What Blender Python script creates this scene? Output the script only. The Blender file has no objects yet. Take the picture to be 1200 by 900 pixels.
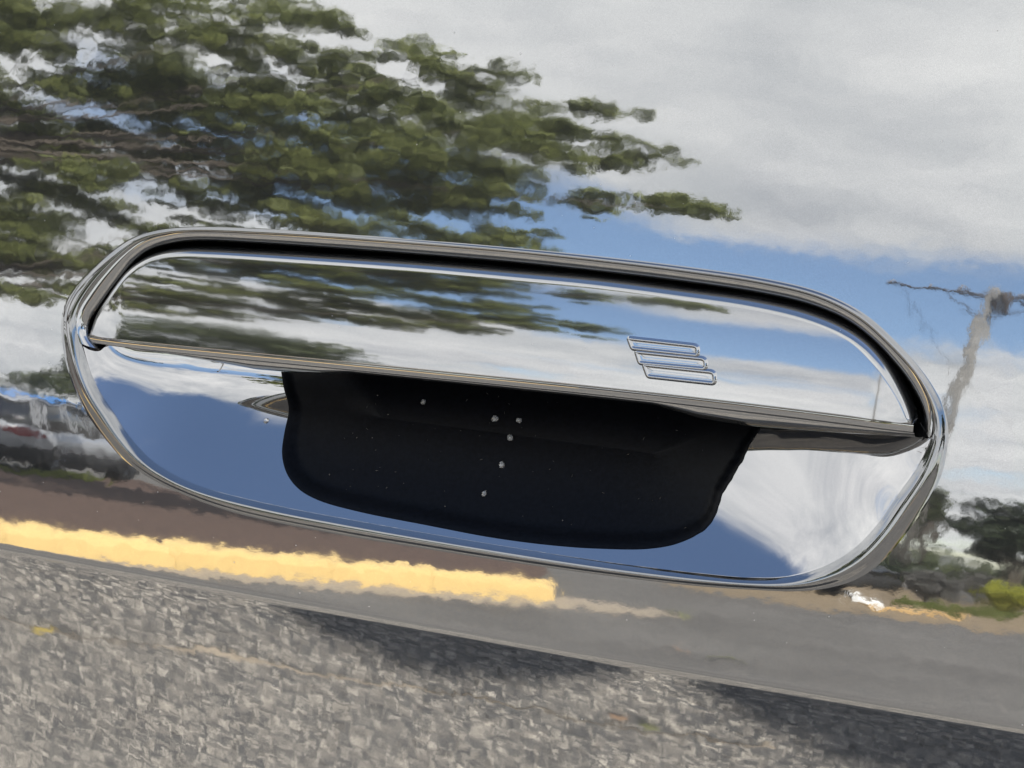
import bpy, math, random
import numpy as np
from mathutils import Vector, Matrix
random.seed(7); RNG = np.random.default_rng(7)
R = math.radians
SC = bpy.context.scene
COL = SC.collection

# ------------------------------------------------------------------ camera
cam_d = bpy.data.cameras.new('camera'); CAM = bpy.data.objects.new('camera', cam_d); COL.objects.link(CAM)
D_CAM, YAW, PITCH = 0.56, R(25), R(15)
view = Vector((-math.sin(YAW) * math.cos(PITCH), math.cos(YAW) * math.cos(PITCH), -math.sin(PITCH)))
CAM.location = Vector((0, 0, 0.90)) - view * D_CAM
CAM.rotation_euler = view.to_track_quat('-Z', 'Y').to_euler()
cam_d.sensor_width = 36; cam_d.lens = 18 / math.tan(R(14)); cam_d.clip_start = 0.01; cam_d.clip_end = 2000
SC.camera = CAM
SC.view_settings.view_transform = 'Standard'; SC.view_settings.look = 'None'
SC.view_settings.exposure = 2.45; SC.view_settings.gamma = 1

# ------------------------------------------------------------------ sun and sky
SUN_DIR = Vector((0.45, 0.48, 0.75)).normalized()          # towards the sun: behind the car and to the right
sun_el = math.asin(SUN_DIR.z); sun_az = math.atan2(SUN_DIR.x, SUN_DIR.y)
sd = bpy.data.lights.new('sun', 'SUN'); sd.energy = 4.0; sd.angle = R(0.5); sd.color = (1, .95, .87)
so = bpy.data.objects.new('sun', sd); COL.objects.link(so)
so.rotation_euler = (-SUN_DIR).to_track_quat('-Z', 'Y').to_euler(); so.location = (0, 0, 30)

W = bpy.data.worlds.new('World'); SC.world = W; W.use_nodes = True
def world_nodes():
    nt = W.node_tree; N = nt.nodes; L = nt.links; N.clear()
    def nd(t, **k):
        n = N.new(t)
        for a, b in k.items(): setattr(n, a, b)
        return n
    def mth(op, a, b=None, c=None, clamp=False):
        n = nd('ShaderNodeMath', operation=op, use_clamp=clamp)
        for i, v in enumerate((a, b, c)):
            if v is None: continue
            if isinstance(v, (int, float)): n.inputs[i].default_value = v
            else: L.new(v, n.inputs[i])
        return n.outputs[0]
    sky = nd('ShaderNodeTexSky', sky_type='NISHITA', sun_disc=False)
    sky.sun_elevation = sun_el; sky.sun_rotation = sun_az
    sky.altitude = 50; sky.air_density = 1.0; sky.dust_density = 0.6; sky.ozone_density = 1.0
    tc = nd('ShaderNodeTexCoord'); sp = nd('ShaderNodeSeparateXYZ'); L.new(tc.outputs['Generated'], sp.inputs[0])
    z = mth('MAXIMUM', sp.outputs[2], 0.0)
    el = mth('MULTIPLY', mth('ARCSINE', mth('MINIMUM', z, 1.0)), 180 / math.pi)
    den = mth('ADD', z, 0.13)
    cb = nd('ShaderNodeCombineXYZ')
    L.new(mth('DIVIDE', sp.outputs[0], den), cb.inputs[0]); L.new(mth('DIVIDE', sp.outputs[1], den), cb.inputs[1])
    def noise(scale, det, rough, dist=0.0, off=0.0, vec=None):
        n = nd('ShaderNodeTexNoise', noise_dimensions='3D')
        mp = nd('ShaderNodeMapping'); mp.inputs['Location'].default_value = (off, off * .7, off * .3)
        L.new(vec or cb.outputs[0], mp.inputs[0]); L.new(mp.outputs[0], n.inputs['Vector'])
        n.inputs['Scale'].default_value = scale; n.inputs['Detail'].default_value = det
        n.inputs['Roughness'].default_value = rough; n.inputs['Distortion'].default_value = dist
        return n.outputs['Fac']
    big = noise(0.7, 2, .5, 0, 3.1)
    n1 = noise(1.9, 6, .50, .35, CLOUD_OFF)
    n2 = noise(1.3, 5, .55, .2, 11.0)
    n3 = noise(6.0, 5, .6, .3, 21.0)
    e2 = mth('ADD', el, mth('MULTIPLY', mth('SUBTRACT', big, .5), 9.0))
    rp = nd('ShaderNodeValToRGB'); L.new(mth('DIVIDE', e2, 90.0), rp.inputs[0]); cr = rp.color_ramp
    pts = COVER
    # the blue gap low in the clouds closes towards the left of the place
    hl = mth('MAXIMUM', mth('SQRT', mth('ADD', mth('MULTIPLY', sp.outputs[0], sp.outputs[0]), mth('MULTIPLY', sp.outputs[1], sp.outputs[1]))), .001)
    dt = mth('DIVIDE', mth('ADD', mth('MULTIPLY', sp.outputs[0], math.sin(R(10))), mth('MULTIPLY', sp.outputs[1], -math.cos(R(10)))), hl)
    gm = nd('ShaderNodeMapRange', interpolation_type='SMOOTHSTEP'); L.new(dt, gm.inputs['Value'])
    gm.inputs['From Min'].default_value = .82; gm.inputs['From Max'].default_value = .52; gm.inputs['To Min'].default_value = 0; gm.inputs['To Max'].default_value = .30
    lowm = nd('ShaderNodeMapRange', interpolation_type='SMOOTHSTEP'); L.new(el, lowm.inputs['Value'])
    lowm.inputs['From Min'].default_value = 24; lowm.inputs['From Max'].default_value = 16
    fill = mth('MULTIPLY', gm.outputs[0], lowm.outputs[0])
    while len(cr.elements) < len(pts): cr.elements.new(.5)
    for e_, (p_, v_) in zip(cr.elements, pts):
        e_.position = p_ / 90.0; e_.color = (v_, v_, v_, 1)
    mr = nd('ShaderNodeMapRange', interpolation_type='SMOOTHERSTEP'); mr.inputs['From Min'].default_value = -.13; mr.inputs['From Max'].default_value = .13
    ns = mth('ADD', mth('MULTIPLY', n1, .8), mth('MULTIPLY', n3, .2))
    L.new(mth('SUBTRACT', mth('ADD', mth('ADD', ns, fill), rp.outputs[0]), 1.0), mr.inputs['Value'])
    alpha = mr.outputs[0]
    ccr = nd('ShaderNodeValToRGB'); L.new(mth('ADD', mth('MULTIPLY', n2, .65), mth('MULTIPLY', n3, .35)), ccr.inputs[0]); c2 = ccr.color_ramp
    c2.elements[0].position = .36; c2.elements[0].color = (.37, .385, .40, 1)
    c2.elements[1].position = .66; c2.elements[1].color = (.68, .675, .655, 1)
    sk = nd('ShaderNodeVectorMath', operation='SCALE'); L.new(sky.outputs[0], sk.inputs[0]); sk.inputs['Scale'].default_value = SKY_K
    ck = nd('ShaderNodeVectorMath', operation='SCALE'); L.new(ccr.outputs[0], ck.inputs[0]); ck.inputs['Scale'].default_value = CLOUD_K
    mx = nd('ShaderNodeMix', data_type='RGBA'); L.new(alpha, mx.inputs[0]); L.new(sk.outputs[0], mx.inputs[6]); L.new(ck.outputs[0], mx.inputs[7])
    bg = nd('ShaderNodeBackground'); L.new(mx.outputs[2], bg.inputs[0]); bg.inputs[1].default_value = 0.1
    out = nd('ShaderNodeOutputWorld'); L.new(bg.outputs[0], out.inputs[0])
CLOUD_OFF = 0.0
SKY_K = 1.0                     # the sky stays at the Background's own strength of 0.1
CLOUD_K = 10.0
COVER = [(0, .46), (3, .56), (8, .66), (13, .60), (16, .30), (18.5, .28), (23, .60), (29, .80), (38, .80), (47, .60), (54, .30), (75, .22)]
world_nodes()

# ------------------------------------------------------------------ helpers
def tag(o, label=None, cat=None, group=None, kind=None):
    if label: o['label'] = label
    if cat: o['category'] = cat
    if group: o['group'] = group
    if kind: o['kind'] = kind
    return o
def empty(name, loc=(0, 0, 0), rz=0, **k):
    o = bpy.data.objects.new(name, None); COL.objects.link(o); o.location = loc; o.rotation_euler.z = rz
    o.empty_display_size = .1
    return tag(o, **k)
def obj(name, verts, faces, mat, parent=None, smooth=True, normals=None, **k):
    me = bpy.data.meshes.new(name)
    v = [tuple(map(float, a)) for a in verts] if not isinstance(verts, np.ndarray) else verts.tolist()
    f = faces if not isinstance(faces, np.ndarray) else faces.tolist()
    me.from_pydata(v, [], f); me.update()
    if smooth: me.polygons.foreach_set('use_smooth', [True] * len(me.polygons))
    if normals is not None: me.normals_split_custom_set_from_vertices([tuple(n) for n in normals])
    if mat: me.materials.append(mat)
    o = bpy.data.objects.new(name, me); COL.objects.link(o)
    if parent: o.parent = parent
    return tag(o, **k)
def copy_tree(o, parent=None):
    c = o.copy(); COL.objects.link(c)
    if parent: c.parent = parent
    for ch in list(o.children): copy_tree(ch, c)
    return c
class MB:
    """collects verts and faces of one mesh"""
    def __init__(s): s.v = []; s.f = []
    def add(s, v, f):
        b = len(s.v); s.v += [tuple(a) for a in v]; s.f += [tuple(i + b for i in q) for q in f]; return s
    def box(s, lo, hi):
        (a, b, c), (d, e, g) = lo, hi
        return s.add([(a, b, c), (d, b, c), (d, e, c), (a, e, c), (a, b, g), (d, b, g), (d, e, g), (a, e, g)],
                     [(0, 3, 2, 1), (4, 5, 6, 7), (0, 1, 5, 4), (1, 2, 6, 5), (2, 3, 7, 6), (3, 0, 4, 7)])
    def tube(s, pts, rad, n=8):
        pts = [Vector(p) for p in pts]; rs = rad if isinstance(rad, (list, tuple)) else [rad] * len(pts)
        V = []; F = []
        for i, p in enumerate(pts):
            t = (pts[min(i + 1, len(pts) - 1)] - pts[max(i - 1, 0)]).normalized()
            a = t.cross(Vector((0, 0, 1)) if abs(t.z) < .9 else Vector((1, 0, 0))).normalized(); b = t.cross(a)
            for k in range(n):
                w = 2 * math.pi * k / n; V.append(p + (a * math.cos(w) + b * math.sin(w)) * rs[i])
        for i in range(len(pts) - 1):
            for k in range(n):
                F.append((i * n + k, i * n + (k + 1) % n, (i + 1) * n + (k + 1) % n, (i + 1) * n + k))
        F.append(tuple(range(n))[::-1]); F.append(tuple((len(pts) - 1) * n + k for k in range(n)))
        return s.add(V, F)
    def loft(s, rings, closed=True, caps=False):
        n = len(rings[0]); V = [p for r in rings for p in r]; F = []
        for i in range(len(rings) - 1):
            for k in range(n if closed else n - 1):
                F.append((i * n + k, i * n + (k + 1) % n, (i + 1) * n + (k + 1) % n, (i + 1) * n + k))
        if caps: F.append(tuple(range(n))[::-1]); F.append(tuple((len(rings) - 1) * n + k for k in range(n)))
        return s.add(V, F)
    def build(s, name, mat, parent=None, smooth=False, **k): return obj(name, s.v, s.f, mat, parent, smooth, **k)

# ------------------------------------------------------------------ materials
def nodes_of(m):
    m.use_nodes = True; nt = m.node_tree
    return nt, nt.nodes, nt.links, nt.nodes['Principled BSDF']
def mat(name, col, rough=.6, metal=0.0, spec=.5, var=0.0, vscale=8.0, bump=0.0, bscale=60.0, island=0.0):
    m = bpy.data.materials.new(name); nt, N, L, B = nodes_of(m)
    B.inputs['Base Color'].default_value = (*col, 1); B.inputs['Roughness'].default_value = rough
    B.inputs['Metallic'].default_value = metal; B.inputs['Specular IOR Level'].default_value = spec
    tc = N.new('ShaderNodeTexCoord')
    if var:
        no = N.new('ShaderNodeTexNoise'); no.inputs['Scale'].default_value = vscale; no.inputs['Detail'].default_value = 6
        L.new(tc.outputs['Object'], no.inputs['Vector'])
        rp = N.new('ShaderNodeValToRGB'); L.new(no.outputs['Fac'], rp.inputs[0])
        rp.color_ramp.elements[0].position = .3; rp.color_ramp.elements[1].position = .7
        rp.color_ramp.elements[0].color = (*[c * (1 - var) for c in col], 1); rp.color_ramp.elements[1].color = (*[min(1, c * (1 + var)) for c in col], 1)
        L.new(rp.outputs[0], B.inputs['Base Color'])
    if bump:
        nb = N.new('ShaderNodeTexNoise'); nb.inputs['Scale'].default_value = bscale; nb.inputs['Detail'].default_value = 5
        L.new(tc.outputs['Object'], nb.inputs['Vector'])
        bp = N.new('ShaderNodeBump'); bp.inputs['Strength'].default_value = 1; bp.inputs['Distance'].default_value = bump
        L.new(nb.outputs['Fac'], bp.inputs['Height']); L.new(bp.outputs[0], B.inputs['Normal'])
    return m
def leaf_mat(name, c0, c1, trans=.35):
    m = bpy.data.materials.new(name); nt, N, L, B = nodes_of(m)
    g = N.new('ShaderNodeNewGeometry'); rp = N.new('ShaderNodeValToRGB'); L.new(g.outputs['Random Per Island'], rp.inputs[0])
    rp.color_ramp.elements[0].color = (*c0, 1); rp.color_ramp.elements[1].color = (*c1, 1)
    L.new(rp.outputs[0], B.inputs['Base Color']); B.inputs['Roughness'].default_value = .55; B.inputs['Specular IOR Level'].default_value = .3
    tr = N.new('ShaderNodeBsdfTranslucent'); L.new(rp.outputs[0], tr.inputs[0])
    mx = N.new('ShaderNodeMixShader'); mx.inputs[0].default_value = trans
    L.new(B.outputs[0], mx.inputs[1]); L.new(tr.outputs[0], mx.inputs[2]); L.new(mx.outputs[0], N['Material Output'].inputs[0])
    return m
def paint_mat(name, col, orange=1.0, rough=.031, flake=.09, metal=.945):
    """dark metallic car paint: mirror-like clear coat with orange peel and fine flake"""
    m = bpy.data.materials.new(name); nt, N, L, B = nodes_of(m)
    B.inputs['Metallic'].default_value = metal; B.inputs['Roughness'].default_value = rough
    tc = N.new('ShaderNodeTexCoord')
    def noise(sc, det=2.0):
        n = N.new('ShaderNodeTexNoise'); n.inputs['Scale'].default_value = sc; n.inputs['Detail'].default_value = det
        L.new(tc.outputs['Object'], n.inputs['Vector']); return n.outputs['Fac']
    fl = noise(5200, 1.0)
    rp = N.new('ShaderNodeValToRGB'); L.new(fl, rp.inputs[0])
    rp.color_ramp.elements[0].position = .3; rp.color_ramp.elements[1].position = .72
    rp.color_ramp.elements[0].color = (*[c * (1 - flake) for c in col], 1); rp.color_ramp.elements[1].color = (*[c * (1 + flake * 1.3) for c in col], 1)
    L.new(rp.outputs[0], B.inputs['Base Color'])
    sm = noise(38, 4.0); ms = N.new('ShaderNodeMapRange'); L.new(sm, ms.inputs['Value']); ms.inputs['From Min'].default_value = .35; ms.inputs['From Max'].default_value = .7
    ms.inputs['To Min'].default_value = rough * .75; ms.inputs['To Max'].default_value = rough * 1.2; L.new(ms.outputs[0], B.inputs['Roughness'])
    # orange peel: long ripples over short ones
    a = noise(175, 1.2); b = noise(1500, 1.0)
    mu = N.new('ShaderNodeMath'); mu.operation = 'MULTIPLY_ADD'; L.new(b, mu.inputs[0]); mu.inputs[1].default_value = .045; L.new(a, mu.inputs[2])
    bp = N.new('ShaderNodeBump'); bp.inputs['Strength'].default_value = 1; bp.inputs['Distance'].default_value = 1.6e-5 * orange
    L.new(mu.outputs[0], bp.inputs['Height']); L.new(bp.outputs[0], B.inputs['Normal'])
    return m
M = {}
M['paint'] = paint_mat('dark_metallic_paint', (.215, .218, .222))
M['paint_handle'] = paint_mat('dark_handle_paint', (.215, .217, .222), orange=.6, rough=.030, flake=.07, metal=.955)
M['paint_flap'] = paint_mat('dark_flap_paint', (.208, .210, .214), orange=.7, rough=.042, flake=.07, metal=.94)
M['paint_rim'] = paint_mat('dark_surround_paint', (.150, .152, .156), orange=.5, rough=.03, flake=.07, metal=.96)
M['paint_pocket'] = paint_mat('dark_pocket_paint', (.22, .22, .225), orange=.18, rough=.024, flake=.04, metal=.985)
M['patch'] = mat('black_patch', (.0010, .0012, .0019), rough=.36, spec=.07, var=.6, vscale=900, bump=3e-5, bscale=1500)  # black put in as colour where the bowl would mirror the flap's underside
M['gap'] = mat('black_gap', (.0006, .0006, .0007), rough=.6, spec=.05)
M['rubber'] = mat('black_rubber', (.02, .02, .02), rough=.8, var=.2)
M['glass_dark'] = mat('tinted_glass', (.02, .022, .024), rough=.04, spec=.8)
M['rim_metal'] = mat('alloy', (.12, .12, .125), rough=.4, metal=1)
M['asphalt'] = None

def asphalt_mat():
    m = bpy.data.materials.new('worn_asphalt'); nt, N, L, B = nodes_of(m)
    tc = N.new('ShaderNodeTexCoord')
    vo = N.new('ShaderNodeTexVoronoi'); vo.inputs['Scale'].default_value = 110; L.new(tc.outputs['Object'], vo.inputs['Vector'])
    sx = N.new('ShaderNodeSeparateColor'); L.new(vo.outputs['Color'], sx.inputs[0])
    rp = N.new('ShaderNodeValToRGB'); L.new(sx.outputs[0], rp.inputs[0])
    e = rp.color_ramp.elements; e[0].color = (.075, .075, .075, 1); e[1].color = (.22, .20, .175, 1)
    e.new(.55).color = (.12, .117, .11, 1)
    no = N.new('ShaderNodeTexNoise'); no.inputs['Scale'].default_value = .9; no.inputs['Detail'].default_value = 8; L.new(tc.outputs['Object'], no.inputs['Vector'])
    mr = N.new('ShaderNodeMapRange'); L.new(no.outputs['Fac'], mr.inputs['Value']); mr.inputs['From Min'].default_value = .3; mr.inputs['From Max'].default_value = .7
    mr.inputs['To Min'].default_value = .8; mr.inputs['To Max'].default_value = 1.2
    mx = N.new('ShaderNodeVectorMath'); mx.operation = 'SCALE'; L.new(rp.outputs[0], mx.inputs[0]); L.new(mr.outputs[0], mx.inputs['Scale'])
    L.new(mx.outputs[0], B.inputs['Base Color']); B.inputs['Roughness'].default_value = .9; B.inputs['Specular IOR Level'].default_value = .2
    bp = N.new('ShaderNodeBump'); bp.inputs['Distance'].default_value = .004; bp.inputs['Strength'].default_value = .8
    L.new(vo.outputs['Distance'], bp.inputs['Height']); bp.invert = True; L.new(bp.outputs[0], B.inputs['Normal'])
    return m
M['asphalt'] = asphalt_mat()
M['chip'] = leaf_mat('asphalt_chippings', (.040, .039, .038), (.47, .43, .37), trans=0.0)
M['yellow'] = mat('yellow_kerb_paint', (.73, .525, .215), rough=.7, var=.06, vscale=14)
M['concrete'] = mat('pale_concrete', (.33, .28, .20), rough=.9, var=.2, vscale=9)
M['sand'] = mat('pale_sand', (.33, .275, .205), rough=.95, var=.25, vscale=20)
M['mulch'] = mat('brown_mulch', (.085, .052, .038), rough=.95, var=.35, vscale=14, bump=.03, bscale=25)
M['grass'] = leaf_mat('grass_blades', (.07, .10, .02), (.19, .21, .05), .25)
M['leaf'] = leaf_mat('broad_leaf', (.095, .115, .045), (.30, .33, .11), .50)
M['leaf_dark'] = leaf_mat('dark_leaf', (.022, .034, .020), (.05, .065, .03), .2)
M['leaf_mid'] = leaf_mat('mid_leaf', (.045, .060, .025), (.085, .10, .04), .3)
M['leaf_lime'] = leaf_mat('lime_leaf', (.24, .26, .035), (.50, .50, .075), .35)
M['leaf_grey'] = leaf_mat('grey_twig_leaf', (.10, .10, .09), (.21, .20, .19), .2)
M['leaf_fallen'] = mat('yellow_fallen_leaf', (.34, .26, .07), rough=.7, var=.3, vscale=60)
M['leaf_green'] = mat('yellow_green_leaf', (.16, .165, .06), rough=.7, var=.3, vscale=60)
M['leaf_brown'] = mat('orange_fallen_leaf', (.27, .17, .10), rough=.7, var=.3, vscale=60)
M['bark'] = mat('grey_brown_bark', (.09, .075, .06), rough=.95, var=.4, vscale=20, bump=.01, bscale=40)
M['pole'] = mat('weathered_pole_timber', (.185, .18, .17), rough=.9, var=.25, vscale=6)
M['pole_dark'] = mat('dark_crossarm_timber', (.06, .05, .045), rough=.9, var=.25, vscale=6)
M['porcelain'] = mat('porcelain', (.20, .18, .17), rough=.3)

# ------------------------------------------------------------------ the door surface
ZC = 0.8303                                                  # height of the body crease
KN = [(-.60, -16), (-.30, -12), (-.12, 1), (-.075, -1.2), (-.03, -8.0), (-.007, -12.2), (-.0032, -13.4), (-.0018, -13.8), (-.0010, -9), (.0004, 6.6), (.0016, 8.0), (.03, 9.5), (.06, 12), (.24, 25), (.5, 40)]
RX = 6.0
_ws = np.arange(-.62, .6201, .0001)
_t = np.radians(np.interp(_ws, [k[0] for k in KN], [k[1] for k in KN]))
_ker = np.hanning(13); _ker /= _ker.sum(); _t = np.convolve(np.pad(_t, 6, mode='edge'), _ker, 'valid')
_y = np.concatenate([[0], np.cumsum(np.tan((_t[1:] + _t[:-1]) / 2) * .0001)])
_y -= np.interp(.90 - ZC, _ws, _y)
def fd(x, z):
    """y of the outer door skin at (x, z)"""
    return np.interp(np.asarray(z, float) - ZC, _ws, _y) + np.asarray(x, float) ** 2 / (2 * RX)
def nd_(x, z):
    x = np.asarray(x, float); t = np.interp(np.asarray(z, float) - ZC, _ws, _t)
    n = np.stack([x / RX, -np.ones_like(x), np.tan(t)], -1); return n / np.linalg.norm(n, axis=-1, keepdims=True)
def P(xz, dep):
    """points on the skin, pushed inward by dep metres"""
    xz = np.asarray(xz, float); x, z = xz[..., 0], xz[..., 1]
    return np.stack([x, fd(x, z) + dep, z], -1)

def chain(pts, n):
    """smooth curve through mm points, resampled evenly to n points, in metres"""
    p = np.array(pts, float) / 1000; q = np.vstack([2 * p[0] - p[1], p, 2 * p[-1] - p[-2]]); out = []
    for i in range(1, len(q) - 2):
        p0, p1, p2, p3 = q[i - 1], q[i], q[i + 1], q[i + 2]
        d = [max(1e-6, np.linalg.norm(b - a)) ** .5 for a, b in ((p0, p1), (p1, p2), (p2, p3))]
        m1 = (p1 - p0) / d[0] - (p2 - p0) / (d[0] + d[1]) + (p2 - p1) / d[1]; m2 = (p2 - p1) / d[1] - (p3 - p1) / (d[1] + d[2]) + (p3 - p2) / d[2]
        m1 *= d[1]; m2 *= d[1]
        t = np.linspace(0, 1, 30, endpoint=False)[:, None]
        out.append((2 * t**3 - 3 * t**2 + 1) * p1 + (t**3 - 2 * t**2 + t) * m1 + (-2 * t**3 + 3 * t**2) * p2 + (t**3 - t**2) * m2)
    c = np.vstack(out + [p[-1:]])
    s = np.concatenate([[0], np.cumsum(np.linalg.norm(np.diff(c, axis=0), axis=1))]); u = np.linspace(0, s[-1], n)
    return np.stack([np.interp(u, s, c[:, 0]), np.interp(u, s, c[:, 1])], -1)
def smooth_closed(p, it=3):
    for _ in range(it): p = .25 * np.roll(p, 1, 0) + .5 * p + .25 * np.roll(p, -1, 0)
    return p
def grid_faces(nr, n, closed=True, flip=False):
    i, k = np.meshgrid(np.arange(nr - 1), np.arange(n if closed else n - 1), indexing='ij')
    a = i * n + k; b = i * n + (k + 1) % n; c = (i + 1) * n + (k + 1) % n; d = (i + 1) * n + k
    f = np.stack([a, b, c, d], -1).reshape(-1, 4)
    return f[:, ::-1] if flip else f

OUT_UP = [(-151.2,896.0),(-152.3,900.5),(-151.6,906.7),(-148.7,912.0),(-142.7,918.3),(-134.7,925.0),(-127.4,929.3),(-117.0,932.2),(-105.1,933.7),(-86.0,934.7),(-68.9,935.2),(-35.7,935.7),(-4.2,935.9),(21.1,935.7),(45.4,935.1),(68.9,933.8),(83.9,931.6),(95.6,927.2),(103.9,921.4),(110.9,915.4),(115.6,910.0),(118.5,905.1),(119.8,899.6)]
OUT_LO = [(-151.2,896.0),(-149.3,889.9),(-144.0,880.3),(-139.0,874.5),(-132.6,868.9),(-126.6,864.3),(-117.6,860.1),(-104.5,856.5),(-86.4,853.5),(-52.3,852.1),(-22.0,852.0),(4.3,852.1),(29.5,852.5),(58.6,853.6),(76.0,855.1),(83.9,856.0),(92.1,857.9),(99.7,861.2),(105.8,866.4),(110.8,873.5),(115.8,882.3),(119.0,890.3),(119.8,899.6)]
INN_UP = [(-144.5,896.1),(-146.5,900.5),(-146.3,904.5),(-143.9,909.3),(-138.7,916.3),(-131.4,923.4),(-125.1,927.9),(-115.6,930.7),(-104.3,932.1),(-86.1,933.0),(-68.9,933.6),(-35.8,934.2),(-4.2,934.5),(21.0,934.2),(45.4,933.5),(69.0,932.2),(83.3,930.0),(94.1,925.8),(102.0,920.3),(109.0,914.3),(113.0,909.2),(115.2,904.2),(115.3,898.7)]
INN_LO = [(-144.5,896.1),(-140.2,887.4),(-135.9,881.7),(-131.1,877.0),(-126.6,872.2),(-121.3,867.8),(-115.5,864.2),(-107.6,861.2),(-96.9,858.9),(-73.2,857.1),(-47.5,856.4),(-22.8,856.0),(3.5,855.8),(28.9,855.8),(57.9,856.6),(72.0,857.5),(82.2,859.3),(90.9,863.1),(97.8,868.2),(103.4,875.0),(108.2,883.6),(112.6,891.4),(115.3,898.7)]
WALL_UP = [(-138.8,894.7),(-143.0,897.8),(-143.7,901.3),(-140.1,907.2),(-134.1,915.3),(-129.2,921.5),(-124.1,925.4),(-115.5,928.0),(-105.0,929.3),(-87.3,930.1),(-70.0,930.6),(-36.7,931.2),(-5.0,931.5),(20.4,931.1),(44.8,930.5),(68.5,929.1),(80.1,927.5),(88.8,925.1),(96.4,920.9),(102.4,916.0),(108.1,910.3),(112.0,904.3),(113.0,899.4)]
FLAP_UP = [(-142.7,898.2),(-141.2,903.7),(-137.1,910.4),(-131.1,918.4),(-126.0,922.3),(-120.1,924.8),(-111.8,926.4),(-100.5,927.2),(-68.6,928.3),(-35.4,929.2),(-3.8,929.5),(21.4,929.6),(45.8,928.9),(64.7,928.1),(78.6,926.5),(89.0,923.8),(96.1,920.3),(102.0,915.1),(106.9,908.5),(109.3,904.1),(110.3,901.1)]
FLAP_LO = [(-142.7,898.2),(-124.5,898.3),(-94.3,899.0),(-65.3,899.7),(-26.8,900.5),(4.5,901.1),(24.6,901.4),(48.9,901.6),(72.3,901.6),(94.9,901.4),(110.3,901.1)]
PATCH = [(-85.3,890.3),(-83.3,884.8),(-79.8,879.5),(-78.8,874.1),(-77.1,869.0),(-73.2,864.7),(-67.8,861.8),(-60.5,860.0),(-46.3,858.8),(-24.1,858.1),(-2.7,857.6),(15.2,857.9),(27.4,858.6),(41.7,860.2),(49.4,862.3),(55.5,865.9),(57.6,869.0),(57.7,871.7),(58.3,874.7),(61.1,881.2),(63.9,888.9),(67.5,896.0),(62,898.2),(44.5,899.0),(-6.2,899.0),(-46.9,899.0),(-78,898.2)]
NU, NL = 240, 300
def loop(up, lo): return np.vstack([chain(up, NU), chain(lo, NL)[::-1][1:-1]])     # clockwise seen from the front
out_l = smooth_closed(loop(OUT_UP, OUT_LO), 6); inn_l = smooth_closed(loop(INN_UP, INN_LO), 3)
NN = len(out_l); low = np.zeros(NN); low[NU:] = 1
low = smooth_closed(low[:, None], 30)[:, 0]                                         # 1 along the pocket, 0 along the flap

# the bowl's depth: grows with a soft distance from its lower rim
_rim = chain(INN_LO, 2600); _seg = np.linalg.norm(np.diff(_rim, axis=0), axis=1).mean()
def phi(xz):
    xz = np.asarray(xz, float).reshape(-1, 2); o = np.empty(len(xz))
    for i in range(0, len(xz), 4000):
        d2 = ((xz[i:i + 4000, None, :] - _rim[None]) ** 2).sum(-1) + 1e-9
        o[i:i + 4000] = (0.5 * (d2 ** -1.5).sum(1) * _seg) ** -.5
    return o
BOWL_A, BOWL_L, RIM_D = .040, .037, .0010
def bowl(xz):
    xz = np.asarray(xz, float); x, z = xz[..., 0], xz[..., 1]
    d = (1 - np.exp(-phi(xz) / BOWL_L)).reshape(xz.shape[:-1])
    st = lambda t: np.clip(t, 0, 1) ** 2 * (3 - 2 * np.clip(t, 0, 1))
    wl, wr = st((-.048 - x) / .030), st((x - .025) / .055)
    d = BOWL_A * d * (1 - .27 * wr)
    # the two ends flatten towards the flap
    ed = 1 - np.exp(-(phi(xz).reshape(xz.shape[:-1]) / .010) ** 2)
    d = d - ed * (wl * 22 * np.clip(z - .8795, 0, .0165) ** 2 + wr * -1.2 * np.clip(z - .874, 0, .024) ** 2)
    return RIM_D + d

# ------------------------------------------------------------------ the car whose door fills the picture
car = empty('parked_car', (0, .9, 0), label='dark metallic parked car with a flush pull handle set in its door', cat='car')
def cpart(name, v, f, m, parent=None, smooth=True, normals=None, **k):
    """meshes of the car are written in world metres; this moves them into the car's own frame"""
    v = np.asarray(v, float)
    o = obj(name, v, f, m, None, smooth, normals, **k); o.parent = parent or car
    o.matrix_parent_inverse = Matrix.Translation((0, 0 if parent else -.9, 0))
    return o
def child(o, parent):
    o.parent = parent; return o

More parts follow.
